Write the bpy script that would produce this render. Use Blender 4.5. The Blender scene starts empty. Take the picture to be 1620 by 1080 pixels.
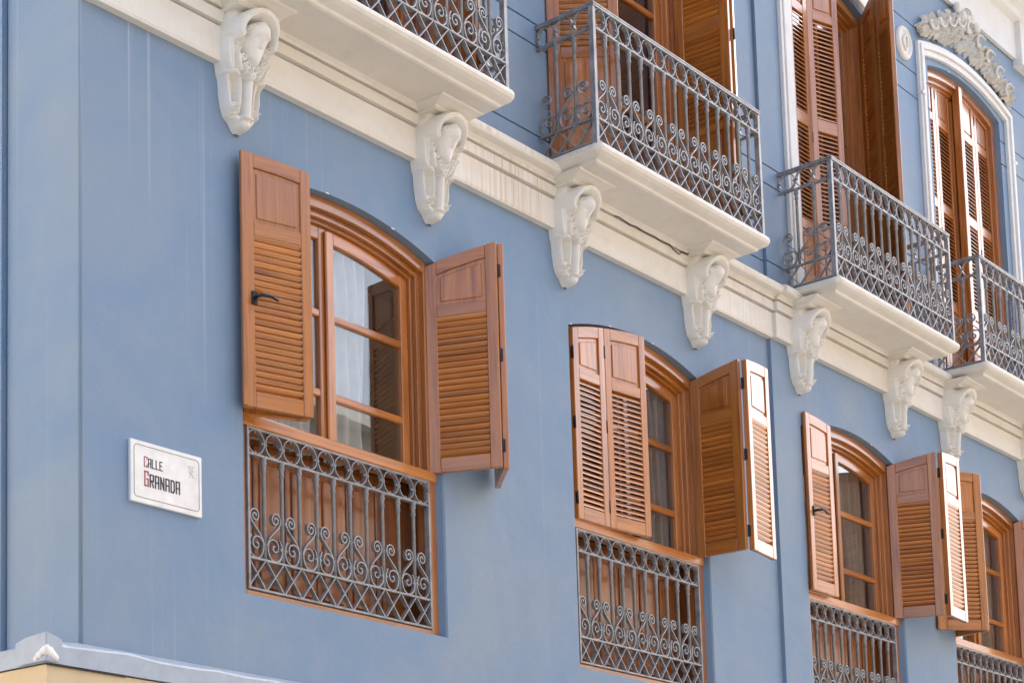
import bpy, bmesh, math, random
from mathutils import Vector, Matrix
random.seed(7)
sc = bpy.context.scene
col = sc.collection
R = math.radians

# ------------------------------------------------------------------ camera
cam_d = bpy.data.cameras.new('camera'); cam = bpy.data.objects.new('camera', cam_d); col.objects.link(cam)
sc.camera = cam
cam_d.sensor_fit = 'HORIZONTAL'; cam_d.sensor_width = 36.0
cam_d.lens = 2877.197 / 1620 * 36.0
cam_d.shift_x = (810 + 40.961) / 1620; cam_d.shift_y = (1237.319 - 540) / 1620
cam_d.clip_start = 0.05; cam_d.clip_end = 2000
right = Vector((0.7580, -0.6523, 0.0042)).normalized()
fwd = Vector((0.6470, 0.7540, 0.1154))
fwd = (fwd - right * fwd.dot(right)).normalized()
up = right.cross(fwd)
M = Matrix((right, up, -fwd)).transposed().to_4x4()
M.translation = (-6.784, -5.836, -1.980)
cam.matrix_world = M

# ------------------------------------------------------------------ light
SUN_EL, SUN_AZ = 47.0, 14.0       # azimuth measured from +X towards +Y (direction the sun stands in)
w = bpy.data.worlds.new('World'); sc.world = w; w.use_nodes = True
nt = w.node_tree; nt.nodes.clear()
o_ = nt.nodes.new('ShaderNodeOutputWorld'); bg = nt.nodes.new('ShaderNodeBackground'); sky = nt.nodes.new('ShaderNodeTexSky')
sky.sky_type = 'NISHITA'; sky.sun_disc = False
sky.sun_elevation = R(SUN_EL); sky.sun_rotation = R(90 - SUN_AZ); sky.dust_density = 6.0; sky.air_density = 1.0; sky.ozone_density = 1.0
bg.inputs[1].default_value = 0.15
nt.links.new(sky.outputs[0], bg.inputs[0]); nt.links.new(bg.outputs[0], o_.inputs[0])
sd = bpy.data.lights.new('sun', 'SUN'); sd.energy = 4.0; sd.angle = R(0.6); sd.color = (1.0, 0.95, 0.87)
so = bpy.data.objects.new('sun', sd); col.objects.link(so)
sdir = Vector((math.cos(R(SUN_EL)) * math.cos(R(SUN_AZ)), math.cos(R(SUN_EL)) * math.sin(R(SUN_AZ)), math.sin(R(SUN_EL))))
so.rotation_euler = sdir.to_track_quat('Z', 'Y').to_euler()
so.location = sdir * 20
sc.view_settings.view_transform = 'Standard'; sc.view_settings.look = 'None'
sc.view_settings.exposure = 1.82; sc.view_settings.gamma = 1.0
sc.view_settings.use_curve_mapping = False
sc.cycles.max_bounces = 8; sc.cycles.transparent_max_bounces = 12

# ------------------------------------------------------------------ materials
class NB:
    def __init__(s, name):
        s.m = bpy.data.materials.new(name); s.m.use_nodes = True
        s.t = s.m.node_tree; s.b = s.t.nodes['Principled BSDF']; s.out = s.t.nodes['Material Output']
    def n(s, typ, **kw):
        nd = s.t.nodes.new(typ)
        for k, v in kw.items():
            if k.startswith('i_'):
                key = k[2:]
                key = int(key) if key.isdigit() else key.replace('_', ' ')
                nd.inputs[key].default_value = v
            else: setattr(nd, k, v)
        return nd
    def l(s, a, b): s.t.links.new(a, b)
    def coord(s, scale=(1, 1, 1), rot=(0, 0, 0), space='Object'):
        tc = s.n('ShaderNodeTexCoord'); mp = s.n('ShaderNodeMapping')
        mp.inputs['Scale'].default_value = scale; mp.inputs['Rotation'].default_value = rot
        s.l(tc.outputs[space], mp.inputs[0]); return mp.outputs[0]
    def noise(s, vec, scale, detail=4, rough=0.55, dist=0.0):
        nd = s.n('ShaderNodeTexNoise'); nd.inputs['Scale'].default_value = scale; nd.inputs['Detail'].default_value = detail
        nd.inputs['Roughness'].default_value = rough; nd.inputs['Distortion'].default_value = dist
        s.l(vec, nd.inputs['Vector']); return nd.outputs['Fac']
    def ramp(s, fac, *stops):
        nd = s.n('ShaderNodeValToRGB'); cr = nd.color_ramp
        while len(cr.elements) < len(stops): cr.elements.new(0.5)
        for e, (p, c) in zip(cr.elements, stops):
            e.position = p; e.color = (*c, 1) if len(c) == 3 else c
        s.l(fac, nd.inputs[0]); return nd.outputs[0]
    def mix(s, fac, a, b, mode='MIX'):
        nd = s.n('ShaderNodeMix', data_type='RGBA', blend_type=mode)
        if isinstance(fac, (int, float)): nd.inputs[0].default_value = fac
        else: s.l(fac, nd.inputs[0])
        for i, v in ((6, a), (7, b)):
            if isinstance(v, tuple): nd.inputs[i].default_value = (*v, 1)
            else: s.l(v, nd.inputs[i])
        return nd.outputs[2]
    def math(s, op, a, b=0.0):
        nd = s.n('ShaderNodeMath', operation=op)
        for i, v in ((0, a), (1, b)):
            if isinstance(v, (int, float)): nd.inputs[i].default_value = v
            else: s.l(v, nd.inputs[i])
        return nd.outputs[0]
    def bump(s, fac, strength=0.2, dist=0.01, normal=None):
        nd = s.n('ShaderNodeBump'); nd.inputs['Strength'].default_value = strength; nd.inputs['Distance'].default_value = dist
        s.l(fac, nd.inputs['Height'])
        if normal: s.l(normal, nd.inputs['Normal'])
        s.l(nd.outputs[0], s.b.inputs['Normal']); return nd.outputs[0]
    def set(s, color=None, rough=None, **kw):
        if color is not None:
            if isinstance(color, tuple): s.b.inputs['Base Color'].default_value = (*color, 1)
            else: s.l(color, s.b.inputs['Base Color'])
        if rough is not None:
            if isinstance(rough, (int, float)): s.b.inputs['Roughness'].default_value = rough
            else: s.l(rough, s.b.inputs['Roughness'])
        for k, v in kw.items(): s.b.inputs[k.replace('_', ' ')].default_value = v
        return s.m

def gscalar(v): return (v, v, v)
MT = {}
def mat_plaster():
    b = NB('blue_plaster'); v = b.coord()
    big = b.noise(v, 0.8, 4, 0.6, 0.6); mid = b.noise(v, 3.2, 6, 0.65); fine = b.noise(v, 60, 3)
    c = b.ramp(big, (0.32, (0.152, 0.250, 0.378)), (0.5, (0.175, 0.260, 0.376)), (0.68, (0.212, 0.284, 0.364)))
    c = b.mix(b.ramp(mid, (0.42, gscalar(0)), (0.72, gscalar(0.50))), c, (0.228, 0.290, 0.365))
    # pale run-down streaks, thin vertical lines gathered in patches
    st = b.noise(b.coord((34, 34, 0.16)), 1.0, 2, 0.5)
    tc = b.n('ShaderNodeTexCoord'); sx = b.n('ShaderNodeSeparateXYZ'); b.l(tc.outputs['Object'], sx.inputs[0])
    near = b.n('ShaderNodeMapRange', interpolation_type='SMOOTHSTEP'); b.l(sx.outputs[0], near.inputs[0])
    near.inputs[1].default_value = 0.1; near.inputs[2].default_value = -0.5; near.inputs[3].default_value = 0.12; near.inputs[4].default_value = 0.55
    patch = b.noise(b.coord((1.3, 1.3, 0.45)), 1.0, 1)
    k = b.math('MULTIPLY', b.ramp(st, (0.60, gscalar(0)), (0.70, gscalar(1))), b.math('MULTIPLY', b.ramp(patch, (0.40, gscalar(0)), (0.60, gscalar(1))), near.outputs[0]))
    c = b.mix(k, c, (0.44, 0.47, 0.54))
    b.bump(b.math('ADD', b.math('ADD', mid, b.math('MULTIPLY', b.noise(v, 1.1, 2), 2.5)), b.math('MULTIPLY', fine, 0.12)), 0.35, 0.014)
    return b.set(c, 0.62, Specular_IOR_Level=0.35)
def mat_cream(name, c0, c1, stain=True):
    b = NB(name); v = b.coord()
    big = b.noise(v, 1.3, 4); mid = b.noise(v, 9, 5); fine = b.noise(v, 90, 2)
    c = b.ramp(big, (0.3, c0), (0.7, c1))
    c = b.mix(b.ramp(mid, (0.5, gscalar(0)), (0.75, gscalar(0.35))), c, tuple(x * 0.82 for x in c0))
    if stain:
        st = b.noise(b.coord((60, 60, 0.9)), 1.0, 3, 0.65)
        patch = b.noise(b.coord((0.62, 0.62, 1.2)), 1.0, 1)
        k = b.math('MULTIPLY', b.ramp(st, (0.52, gscalar(0)), (0.66, gscalar(1))), b.ramp(patch, (0.47, gscalar(0)), (0.6, gscalar(0.6))))
        ge = b.n('ShaderNodeNewGeometry'); sp = b.n('ShaderNodeSeparateXYZ'); b.l(ge.outputs['Normal'], sp.inputs[0])
        upr = b.math('LESS_THAN', b.math('ABSOLUTE', sp.outputs[2]), 0.45)
        tc = b.n('ShaderNodeTexCoord'); sx = b.n('ShaderNodeSeparateXYZ'); b.l(tc.outputs['Object'], sx.inputs[0])
        def win(c0, hw):
            nd = b.n('ShaderNodeMapRange', interpolation_type='SMOOTHSTEP'); b.l(b.math('ABSOLUTE', b.math('SUBTRACT', sx.outputs[0], c0)), nd.inputs[0])
            nd.inputs[1].default_value = hw; nd.inputs[2].default_value = hw * 0.6; nd.inputs[3].default_value = 0.06; nd.inputs[4].default_value = 1.0; return nd.outputs[0]
        k = b.math('MULTIPLY', b.math('MULTIPLY', b.ramp(st, (0.46, gscalar(0)), (0.66, gscalar(0.62))), upr), b.math('MAXIMUM', win(2.36, 0.52), b.math('MULTIPLY', win(5.3, 0.4), 0.5)))
        c = b.mix(k, c, (0.50, 0.33, 0.17))
        ed = b.noise(b.coord((2.2, 2.2, 9)), 1.0, 5)
        c = b.mix(b.ramp(ed, (0.52, gscalar(0)), (0.78, gscalar(0.28))), c, (0.62, 0.44, 0.27))
    b.bump(b.math('ADD', b.math('MULTIPLY', mid, 0.6), b.math('MULTIPLY', fine, 0.1)), 0.25, 0.01)
    return b.set(c, 0.6, Specular_IOR_Level=0.3)
def mat_wood(name, axis, dark=False):
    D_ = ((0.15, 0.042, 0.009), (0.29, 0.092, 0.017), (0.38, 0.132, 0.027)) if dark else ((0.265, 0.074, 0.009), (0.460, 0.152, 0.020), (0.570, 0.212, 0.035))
    b = NB(name)
    sc_ = {'x': (1.2, 26, 26), 'z': (26, 26, 1.2)}[axis]
    tc = b.n('ShaderNodeTexCoord'); oi = b.n('ShaderNodeObjectInfo')
    ad = b.n('ShaderNodeVectorMath', operation='ADD'); mu = b.n('ShaderNodeVectorMath', operation='SCALE'); mu.inputs['Scale'].default_value = 37.0
    cx = b.n('ShaderNodeCombineXYZ'); b.l(oi.outputs['Random'], cx.inputs[0]); b.l(oi.outputs['Random'], cx.inputs[1]); b.l(oi.outputs['Random'], cx.inputs[2])
    b.l(cx.outputs[0], mu.inputs[0]); b.l(tc.outputs['Object'], ad.inputs[0]); b.l(mu.outputs[0], ad.inputs[1])
    mp = b.n('ShaderNodeMapping'); mp.inputs['Scale'].default_value = sc_; b.l(ad.outputs[0], mp.inputs[0])
    g = b.noise(mp.outputs[0], 1.0, 5, 0.6, 0.8)
    big = b.noise(ad.outputs[0], 2.2, 3)
    c = b.ramp(g, (0.30, D_[0]), (0.52, D_[1]), (0.75, D_[2]))
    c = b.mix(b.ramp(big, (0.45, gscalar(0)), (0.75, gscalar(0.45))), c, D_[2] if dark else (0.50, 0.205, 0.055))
    kn = b.n('ShaderNodeTexVoronoi'); kn.inputs['Scale'].default_value = 4.5; b.l(ad.outputs[0], kn.inputs['Vector'])
    c = b.mix(b.ramp(kn.outputs['Distance'], (0.0, gscalar(0.75)), (0.055, gscalar(0.0))), c, (0.11, 0.03, 0.01))
    hs = b.n('ShaderNodeHueSaturation'); b.l(c, hs.inputs['Color'])
    rv = b.n('ShaderNodeMapRange'); b.l(oi.outputs['Random'], rv.inputs[0]); rv.inputs[3].default_value = 0.78; rv.inputs[4].default_value = 1.16
    b.l(rv.outputs[0], hs.inputs['Value'])
    b.bump(g, 0.15, 0.004)
    return b.set(hs.outputs[0], b.ramp(g, (0.3, gscalar(0.42)), (0.8, gscalar(0.30))), Specular_IOR_Level=0.5, Coat_Weight=0.7, Coat_Roughness=0.13, Coat_IOR=1.62)
def mat_iron():
    b = NB('wrought_iron'); v = b.coord()
    g = b.noise(v, 14, 4); f = b.noise(v, 160, 2)
    c = b.ramp(g, (0.28, (0.160, 0.155, 0.156)), (0.5, (0.255, 0.253, 0.260)), (0.72, (0.350, 0.345, 0.345)))
    b.bump(f, 0.25, 0.002)
    return b.set(c, 0.40, Metallic=0.12, Specular_IOR_Level=0.5)
def mat_plain(name, c, rough=0.5, **kw):
    b = NB(name); v = b.coord(); g = b.noise(v, 12, 4)
    cc = b.ramp(g, (0.3, tuple(x * 0.88 for x in c)), (0.7, tuple(min(1, x * 1.06) for x in c)))
    return b.set(cc, rough, **kw)
def mat_glass():
    b = NB('window_glass'); t = b.t
    tr = b.n('ShaderNodeBsdfTransparent'); tr.inputs[0].default_value = (0.88, 0.90, 0.90, 1)
    gl = b.n('ShaderNodeBsdfGlossy'); gl.inputs['Roughness'].default_value = 0.015
    ge = b.n('ShaderNodeNewGeometry'); dt = b.n('ShaderNodeVectorMath', operation='DOT_PRODUCT'); b.l(ge.outputs['Normal'], dt.inputs[0]); b.l(ge.outputs['Incoming'], dt.inputs[1])
    co = b.math('ABSOLUTE', dt.outputs['Value']); fac = b.math('ADD', 0.10, b.math('MULTIPLY', 0.90, b.math('POWER', b.math('SUBTRACT', 1.0, co), 4.0)))
    wv = b.noise(b.coord(), 3.0, 1); bp = b.n('ShaderNodeBump'); bp.inputs['Strength'].default_value = 0.06; bp.inputs['Distance'].default_value = 0.02
    b.l(wv, bp.inputs['Height']); b.l(bp.outputs[0], gl.inputs['Normal'])
    mx = b.n('ShaderNodeMixShader'); b.l(fac, mx.inputs[0]); b.l(tr.outputs[0], mx.inputs[1]); b.l(gl.outputs[0], mx.inputs[2])
    b.l(mx.outputs[0], b.out.inputs[0]); return b.m
def mat_pave():
    b = NB('street_paving'); v = b.coord()
    br = b.n('ShaderNodeTexBrick'); br.inputs['Scale'].default_value = 1.6
    br.inputs['Color1'].default_value = (0.20, 0.195, 0.185, 1); br.inputs['Color2'].default_value = (0.16, 0.155, 0.15, 1); br.inputs['Mortar'].default_value = (0.09, 0.09, 0.085, 1)
    br.inputs['Mortar Size'].default_value = 0.01; b.l(v, br.inputs['Vector'])
    return b.set(br.outputs[0], 0.55)

MT['blue'] = mat_plaster()
MT['cream'] = mat_cream('cream_paint', (0.68, 0.645, 0.57), (0.75, 0.725, 0.665))
MT['white'] = mat_cream('white_paint', (0.72, 0.71, 0.68), (0.78, 0.77, 0.74), False)
MT['stucco'] = mat_cream('corbel_stucco', (0.70, 0.67, 0.60), (0.78, 0.755, 0.70), False)
MT['wood_v'] = mat_wood('varnished_pine_upright', 'z')
MT['wood_h'] = mat_wood('varnished_pine_level', 'x')
MT['wood_shade'] = mat_wood('shade_darkened_pine', 'z', True)  # shade on the recessed lower panels, put into a darker pine colour
MT['iron'] = mat_iron()
MT['black'] = mat_plain('black_iron', (0.018, 0.018, 0.020), 0.38, Metallic=0.3)
MT['glass'] = mat_glass()
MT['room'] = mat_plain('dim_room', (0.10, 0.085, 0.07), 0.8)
MT['curtain'] = mat_plain('curtain_cloth', (0.58, 0.56, 0.53), 0.85)
MT['curtain_d'] = mat_plain('curtain_cloth_grey', (0.36, 0.33, 0.29), 0.85)
MT['flash'] = mat_plain('ledge_sheet', (0.36, 0.42, 0.49), 0.45)
MT['stone'] = mat_cream('beige_stone', (0.60, 0.47, 0.28), (0.66, 0.55, 0.37))
MT['tile'] = mat_plain('sign_enamel', (0.80, 0.80, 0.78), 0.18)
MT['ink'] = mat_plain('sign_ink', (0.03, 0.035, 0.06), 0.3)
MT['red'] = mat_plain('sign_red', (0.42, 0.10, 0.11), 0.3)
MT['grey'] = mat_plain('sign_grey', (0.42, 0.43, 0.43), 0.3)
MT['pave'] = mat_pave(); MT['ochre'] = mat_cream('pale_render', (0.60, 0.53, 0.44), (0.66, 0.60, 0.52), False)
MT['chip'] = mat_plain('bare_plaster', (0.85, 0.84, 0.80), 0.8)

# ------------------------------------------------------------------ mesh helpers
class MB:
    def __init__(s): s.v = []; s.f = []; s.mi = []; s.sm = []
    def add(s, vs, fs, m=0, smooth=False):
        o = len(s.v); s.v += [tuple(p) for p in vs]
        for f in fs: s.f.append([i + o for i in f]); s.mi.append(m); s.sm.append(smooth)
    def box(s, x0, x1, y0, y1, z0, z1, m=0):
        if x0 > x1: x0, x1 = x1, x0
        if y0 > y1: y0, y1 = y1, y0
        if z0 > z1: z0, z1 = z1, z0
        s.add([(x0,y0,z0),(x1,y0,z0),(x1,y1,z0),(x0,y1,z0),(x0,y0,z1),(x1,y0,z1),(x1,y1,z1),(x0,y1,z1)],
              [(0,3,2,1),(4,5,6,7),(0,1,5,4),(1,2,6,5),(2,3,7,6),(3,0,4,7)], m)
    def strip(s, lo, hi, y0, y1, m=0):
        """solid between two polylines lo/hi of (x,z), extruded y0..y1"""
        n = len(lo); vs = []
        for (a, b) in zip(lo, hi): vs += [(a[0], y0, a[1]), (b[0], y0, b[1]), (b[0], y1, b[1]), (a[0], y1, a[1])]
        fs = []
        for i in range(n - 1):
            p, q = 4 * i, 4 * i + 4
            fs += [(p, q, q + 1, p + 1), (p + 1, q + 1, q + 2, p + 2), (p + 2, q + 2, q + 3, p + 3), (p + 3, q + 3, q, p)]
        fs += [(0, 1, 2, 3), (4*n - 1, 4*n - 2, 4*n - 3, 4*n - 4)]
        s.add(vs, fs, m)
    def flat(s, path, t, y0, y1, m=0, closed=False):
        """flat bar following a path in the xz plane: in-plane thickness t"""
        n = len(path); lo = []; hi = []
        for i in range(n):
            a = path[(i - 1) % n] if (closed or i) else path[0]; b = path[(i + 1) % n] if (closed or i < n - 1) else path[-1]
            dx, dz = b[0] - a[0], b[1] - a[1]; L = math.hypot(dx, dz) or 1
            nx, nz = -dz / L * t / 2, dx / L * t / 2
            lo.append((path[i][0] - nx, path[i][1] - nz)); hi.append((path[i][0] + nx, path[i][1] + nz))
        if closed: lo.append(lo[0]); hi.append(hi[0])
        s.strip(lo, hi, y0, y1, m)
    def tube(s, path, r, n=8, m=0, smooth=True):
        P = [Vector(p) for p in path]; rr = r if isinstance(r, (list, tuple)) else [r] * len(P)
        vs = []; prev = None
        for i, p in enumerate(P):
            d = (P[min(i + 1, len(P) - 1)] - P[max(i - 1, 0)]).normalized()
            if prev is None: u = d.orthogonal().normalized()
            else: u = (prev - d * prev.dot(d)).normalized()
            prev = u; v = d.cross(u)
            for k in range(n):
                a = 2 * math.pi * k / n; vs.append(p + (u * math.cos(a) + v * math.sin(a)) * rr[i])
        fs = [(i*n + k, i*n + (k+1) % n, (i+1)*n + (k+1) % n, (i+1)*n + k) for i in range(len(P) - 1) for k in range(n)]
        fs += [tuple(range(n - 1, -1, -1)), tuple((len(P)-1)*n + k for k in range(n))]
        s.add(vs, fs, m, smooth)
    def lathe(s, prof, cx=0, cy=0, n=8, m=0, smooth=True):
        vs = [(cx + r*math.cos(2*math.pi*k/n), cy + r*math.sin(2*math.pi*k/n), z) for r, z in prof for k in range(n)]
        fs = [(i*n + k, i*n + (k+1) % n, (i+1)*n + (k+1) % n, (i+1)*n + k) for i in range(len(prof) - 1) for k in range(n)]
        fs += [tuple(range(n - 1, -1, -1)), tuple((len(prof)-1)*n + k for k in range(n))]
        s.add(vs, fs, m, smooth)
    def ball(s, c, r, m=0, n=8, k=5):
        rx, ry, rz = r if isinstance(r, tuple) else (r, r, r)
        vs = []; fs = []
        for i in range(1, k):
            a = math.pi * i / k
            for j in range(n):
                t = 2 * math.pi * j / n
                vs.append((c[0] + rx*math.sin(a)*math.cos(t), c[1] + ry*math.sin(a)*math.sin(t), c[2] + rz*math.cos(a)))
        top = len(vs); vs.append((c[0], c[1], c[2] + rz)); bot = len(vs); vs.append((c[0], c[1], c[2] - rz))
        for i in range(k - 2):
            for j in range(n): fs.append((i*n + j, (i+1)*n + j, (i+1)*n + (j+1) % n, i*n + (j+1) % n))
        for j in range(n): fs.append((top, j, (j+1) % n)); fs.append((bot, (k-2)*n + (j+1) % n, (k-2)*n + j))
        s.add(vs, fs, m, True)
    def xform(s, M, i0=0):
        for i in range(i0, len(s.v)): s.v[i] = tuple(M @ Vector(s.v[i]))
    def mesh(s, name, mats, bevel=0.0):
        me = bpy.data.meshes.new(name); me.from_pydata(s.v, [], s.f)
        for m in (mats if isinstance(mats, (list, tuple)) else [mats]): me.materials.append(MT[m])
        me.polygons.foreach_set('material_index', s.mi); me.polygons.foreach_set('use_smooth', s.sm)
        bm = bmesh.new(); bm.from_mesh(me)
        bmesh.ops.recalc_face_normals(bm, faces=bm.faces)
        if bevel:
            es = [e for e in bm.edges if len(e.link_faces) == 2 and e.calc_face_angle(0) > 0.6]
            bmesh.ops.bevel(bm, geom=es, offset=bevel, segments=1, affect='EDGES', clamp_overlap=True)
        bm.to_mesh(me); bm.free(); me.update(); return me
    def build(s, name, mats, parent=None, loc=(0, 0, 0), rz=0.0, bevel=0.0):
        return link(name, s.mesh(name, mats, bevel), parent, loc, rz)

def link(name, me, parent=None, loc=(0, 0, 0), rz=0.0, scale=None):
    o = bpy.data.objects.new(name, me); col.objects.link(o)
    o.location = loc; o.rotation_euler = (0, 0, rz)
    if scale: o.scale = scale
    if parent: o.parent = parent
    return o
def tag(o, label=None, cat=None, group=None, kind=None):
    if label: o['label'] = label
    if cat: o['category'] = cat
    if group: o['group'] = group
    if kind: o['kind'] = kind
    return o
def arch_z(xa, W, zs, rise):
    """height of the segmental arch at xa (0..W)"""
    r = (W * W / 4 + rise * rise) / (2 * rise)
    return zs + math.sqrt(max(r * r - (xa - W / 2) ** 2, 0)) - (r - rise)

# ------------------------------------------------------------------ ground
g = MB(); g.add([(-150,-150,-3.6),(150,-150,-3.6),(150,150,-3.6),(-150,150,-3.6)], [(0,1,2,3)])
tag(g.build('street', 'pave'), kind='structure')

# ------------------------------------------------------------------ the house
house = bpy.data.objects.new('blue_house', None); col.objects.link(house); house.location = (0, 0, -3.6)
tag(house, 'blue plastered corner house with cream cornice, carved corbels, iron balconies and wooden shutters', 'building')
class Off: pass
HZ = 3.6      # parts are given in facade coordinates; the house empty stands on the street
def part(mb, name, mats, bevel=0.0, label=None, kind=None, parent=None):
    o = mb.build(name, mats, parent or house, (0, 0, HZ if parent is None else 0), 0, bevel)
    if label: o['label'] = label
    if kind: o['kind'] = kind
    return o

XC, XS, XE = -1.133, 5.700, 20.0          # building corner, step between the two fronts, far end
YR = -0.025                               # right front stands this much proud
# openings: x0, x1, sill, spring, rise
W1 = (0.0, 1.692, 0.0, 2.150, 0.135); W2 = (3.061, 4.712, 0.0, 2.145, 0.130)
W3 = (6.107, 7.710, 0.0, 2.140, 0.125); W4 = (8.693, 10.270, 0.0, 2.135, 0.125)
D1 = (0.02, 1.68, 3.10, 5.80, 0.12); D2 = (3.02, 4.70, 3.10, 5.80, 0.12)
D3 = (6.255, 7.625, 3.10, 5.80, 0.11); D4 = (8.80, 10.345, 3.10, 5.845, 0.115)

def wall(mb, x0, x1, z0, z1, ops, y0, y1, m=0):
    ops = sorted(o for o in ops if o[2] < z1 and o[3] + o[4] > z0 and o[0] < x1 and o[1] > x0)
    x = x0
    for (a, b, sill, spr, rise) in ops:
        if a > x: mb.box(x, a, y0, y1, z0, z1, m)
        if sill > z0: mb.box(a, b, y0, y1, z0, min(sill, z1), m)
        if spr + rise < z1 or spr < z1:
            n = 28; lo = []; hi = []
            for i in range(n + 1):
                xx = a + (b - a) * i / n; lo.append((xx, arch_z(xx - a, b - a, spr, rise))); hi.append((xx, z1))
            mb.strip(lo, hi, y0, y1, m)
        x = b
    if x < x1: mb.box(x, x1, y0, y1, z0, z1, m)

ZB, ZC0, ZC1, ZR = -0.62, 2.72, 3.05, 6.60
# lower storey fronts; the right-hand reveals are splayed
WID = lambda o: (o[0], o[1] + 0.018, o[2], o[3], o[4])
m = MB(); wall(m, XC, XS, ZB, ZC1, [WID(W1), WID(W2)], 0.0, 0.24); part(m, 'wall', 'blue', label='smooth blue plaster front beside the street sign')
m = MB(); wall(m, XS, XE, ZB, ZC1, [WID(W3), WID(W4)], YR, 0.24); part(m, 'wall', 'blue')
for op, yy in ((W1, 0.0), (W2, 0.0), (W3, YR), (W4, YR)):
    m = MB(); b_ = op[1]; zt_ = op[3] + 0.02; z_ = op[2] - 0.001
    pl = [(b_ + 0.019, yy + 0.0005), (b_ + 0.010, yy + 0.008), (b_ + 0.002, yy + 0.040), (b_ - 0.001, yy + 0.050), (b_ - 0.001, 0.2), (b_ + 0.019, 0.2)]
    m.add([(x, y, z_) for x, y in pl] + [(x, y, zt_) for x, y in pl], [(i, (i+1) % 6, 6 + (i+1) % 6, 6 + i) for i in range(6)] + [tuple(range(6)), tuple(range(11, 5, -1))])
    part(m, 'reveal', 'blue')
# side front round the corner, with a shallow pilaster line
m = MB(); m.box(XC + 0.001, XC + 0.24, 0.24, 0.505, ZB, ZR + 1); m.box(XC - 0.03, XC + 0.24, 0.515, 7.0, ZB, ZR + 1); m.box(XC + 0.02, XC + 0.24, 0.50, 0.52, ZB, ZR + 1)
part(m, 'wall', 'blue', label='blue side wall round the corner')
# upper storey: a recessed core with raised courses in front, so the joints are real grooves
GZ = [3.05, 3.278, 3.868, 4.012, 5.455, 5.675, 6.100, ZR]
m = MB(); wall(m, XC, XS, ZC1, ZR + 1, [D1, D2], 0.014, 0.24); part(m, 'wall', 'blue')
m = MB(); wall(m, XS + 0.004, XE, ZC1, ZR + 1, [D3, D4], YR + 0.014, 0.24); part(m, 'wall', 'blue')
def courses(x0, x1, za, zb, ops, y0, y1):
    ops = sorted(o for o in ops if o[2] < zb and o[3] + o[4] > za); x = x0; e = 0.006
    for (a, b, sill, spr, rise) in ops + [(x1, x1, 0, 0, 0)]:
        if a > x + 0.01:
            q = MB(); q.box(x, a, y0, y1, za + e, zb - e); part(q, 'wall_course', 'blue')
        if a < b and spr < zb:
            q = MB(); n = 28; lo = []; hi = []
            for i in range(n + 1):
                xx = a + (b - a) * i / n; lo.append((xx, max(arch_z(xx - a, b - a, spr, rise), za + e))); hi.append((xx, zb - e))
            q.strip(lo, hi, y0, y1); part(q, 'wall_course', 'blue')
        x = b
for za, zb in zip(GZ, GZ[1:]):
    courses(XC, XS, za, zb, [D1, D2], 0.0, 0.0145); courses(XS, XE, za, zb, [D3, D4], YR, YR + 0.0145)
# corner bead
m = MB(); m.tube([(XC + 0.006, 0.006, -0.55), (XC + 0.006, 0.006, 6.5)], 0.011, 10); part(m, 'corner_bead', 'blue')
# rooms behind the openings
for z0, z1 in ((-0.3, 2.95), (2.98, 6.5)):
    m = MB()
    m.box(XC + 0.3, XE, 1.7, 1.75, z0, z1); m.box(XC + 0.3, XE, 0.26, 1.7, z0 - 0.05, z0); m.box(XC + 0.3, XE, 0.26, 1.7, z1, z1 + 0.05)
    m.box(XC + 0.25, XC + 0.3, 0.26, 1.7, z0, z1); m.box(XE, XE + 0.05, 0.26, 1.7, z0, z1); m.box(XS - 0.6, XS - 0.5, 0.26, 1.7, z0, z1)
    part(m, 'room', 'room')

# roof, back and end walls close the house
m = MB(); m.box(XC, XE + 0.3, 0.245, 7.2, 7.46, 7.6); part(m, 'roof', 'stone')
m = MB(); m.box(XC + 0.25, XE + 0.3, 7.0, 7.2, -3.6, 7.45); part(m, 'back_wall', 'blue')
m = MB(); m.box(XE + 0.06, XE + 0.3, 0.0, 6.99, -3.6, 7.45); part(m, 'end_wall', 'blue')
# cornice: profile of (out from wall, z), swept along the fronts
CP = [(0.0, 2.698), (0.040, 2.698), (0.046, 2.712), (0.046, 2.879), (0.004, 2.880), (0.004, 2.891), (0.060, 2.895), (0.060, 2.958),
      (0.008, 2.959), (0.008, 2.971), (0.064, 2.974), (0.070, 2.988), (0.086, 3.000), (0.116, 3.004), (0.130, 3.008), (0.138, 3.020), (0.140, 3.040), (0.134, 3.056), (0.10, 3.066), (0.0, 3.080)]
def sweep(prof, rows, name, mats, label=None, caps=True):
    """rows: function o -> list of (x,y) along the run"""
    mb = MB(); n = None; vs = []
    for o, z in prof:
        pts = rows(o); n = len(pts); vs += [(x, y, z) for x, y in pts]
    fs = []
    for i in range(len(prof) - 1):
        for k in range(n - 1): fs.append((i*n + k, i*n + k + 1, (i+1)*n + k + 1, (i+1)*n + k))
    if caps:
        fs.append(tuple(i*n for i in range(len(prof)))); fs.append(tuple(i*n + n - 1 for i in range(len(prof)))[::-1])
    mb.add(vs, fs); return part(mb, name, mats, label=label)
sweep(CP, lambda o: [(XC + 0.002, -o), (XS, -o)], 'cornice', 'cream', 'cream moulded cornice over the windows, rust stained between the balconies')
sweep(CP, lambda o: [(XS + 0.001, YR - o), (XE, YR - o)], 'cornice', 'cream')
RP = [(0.03, 6.58), (0.06, 6.58), (0.06, 6.93), (0.12, 6.95), (0.13, 7.0), (0.19, 7.03), (0.26, 7.10), (0.28, 7.16), (0.48, 7.18), (0.52, 7.24), (0.52, 7.32), (0.56, 7.36), (0.56, 7.42), (0.0, 7.46)]
sweep(RP, lambda o: [(XC - o, 7.0), (XC - o, -o), (XE, -o)], 'roof_cornice', 'white', 'white stepped roof cornice')
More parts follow.
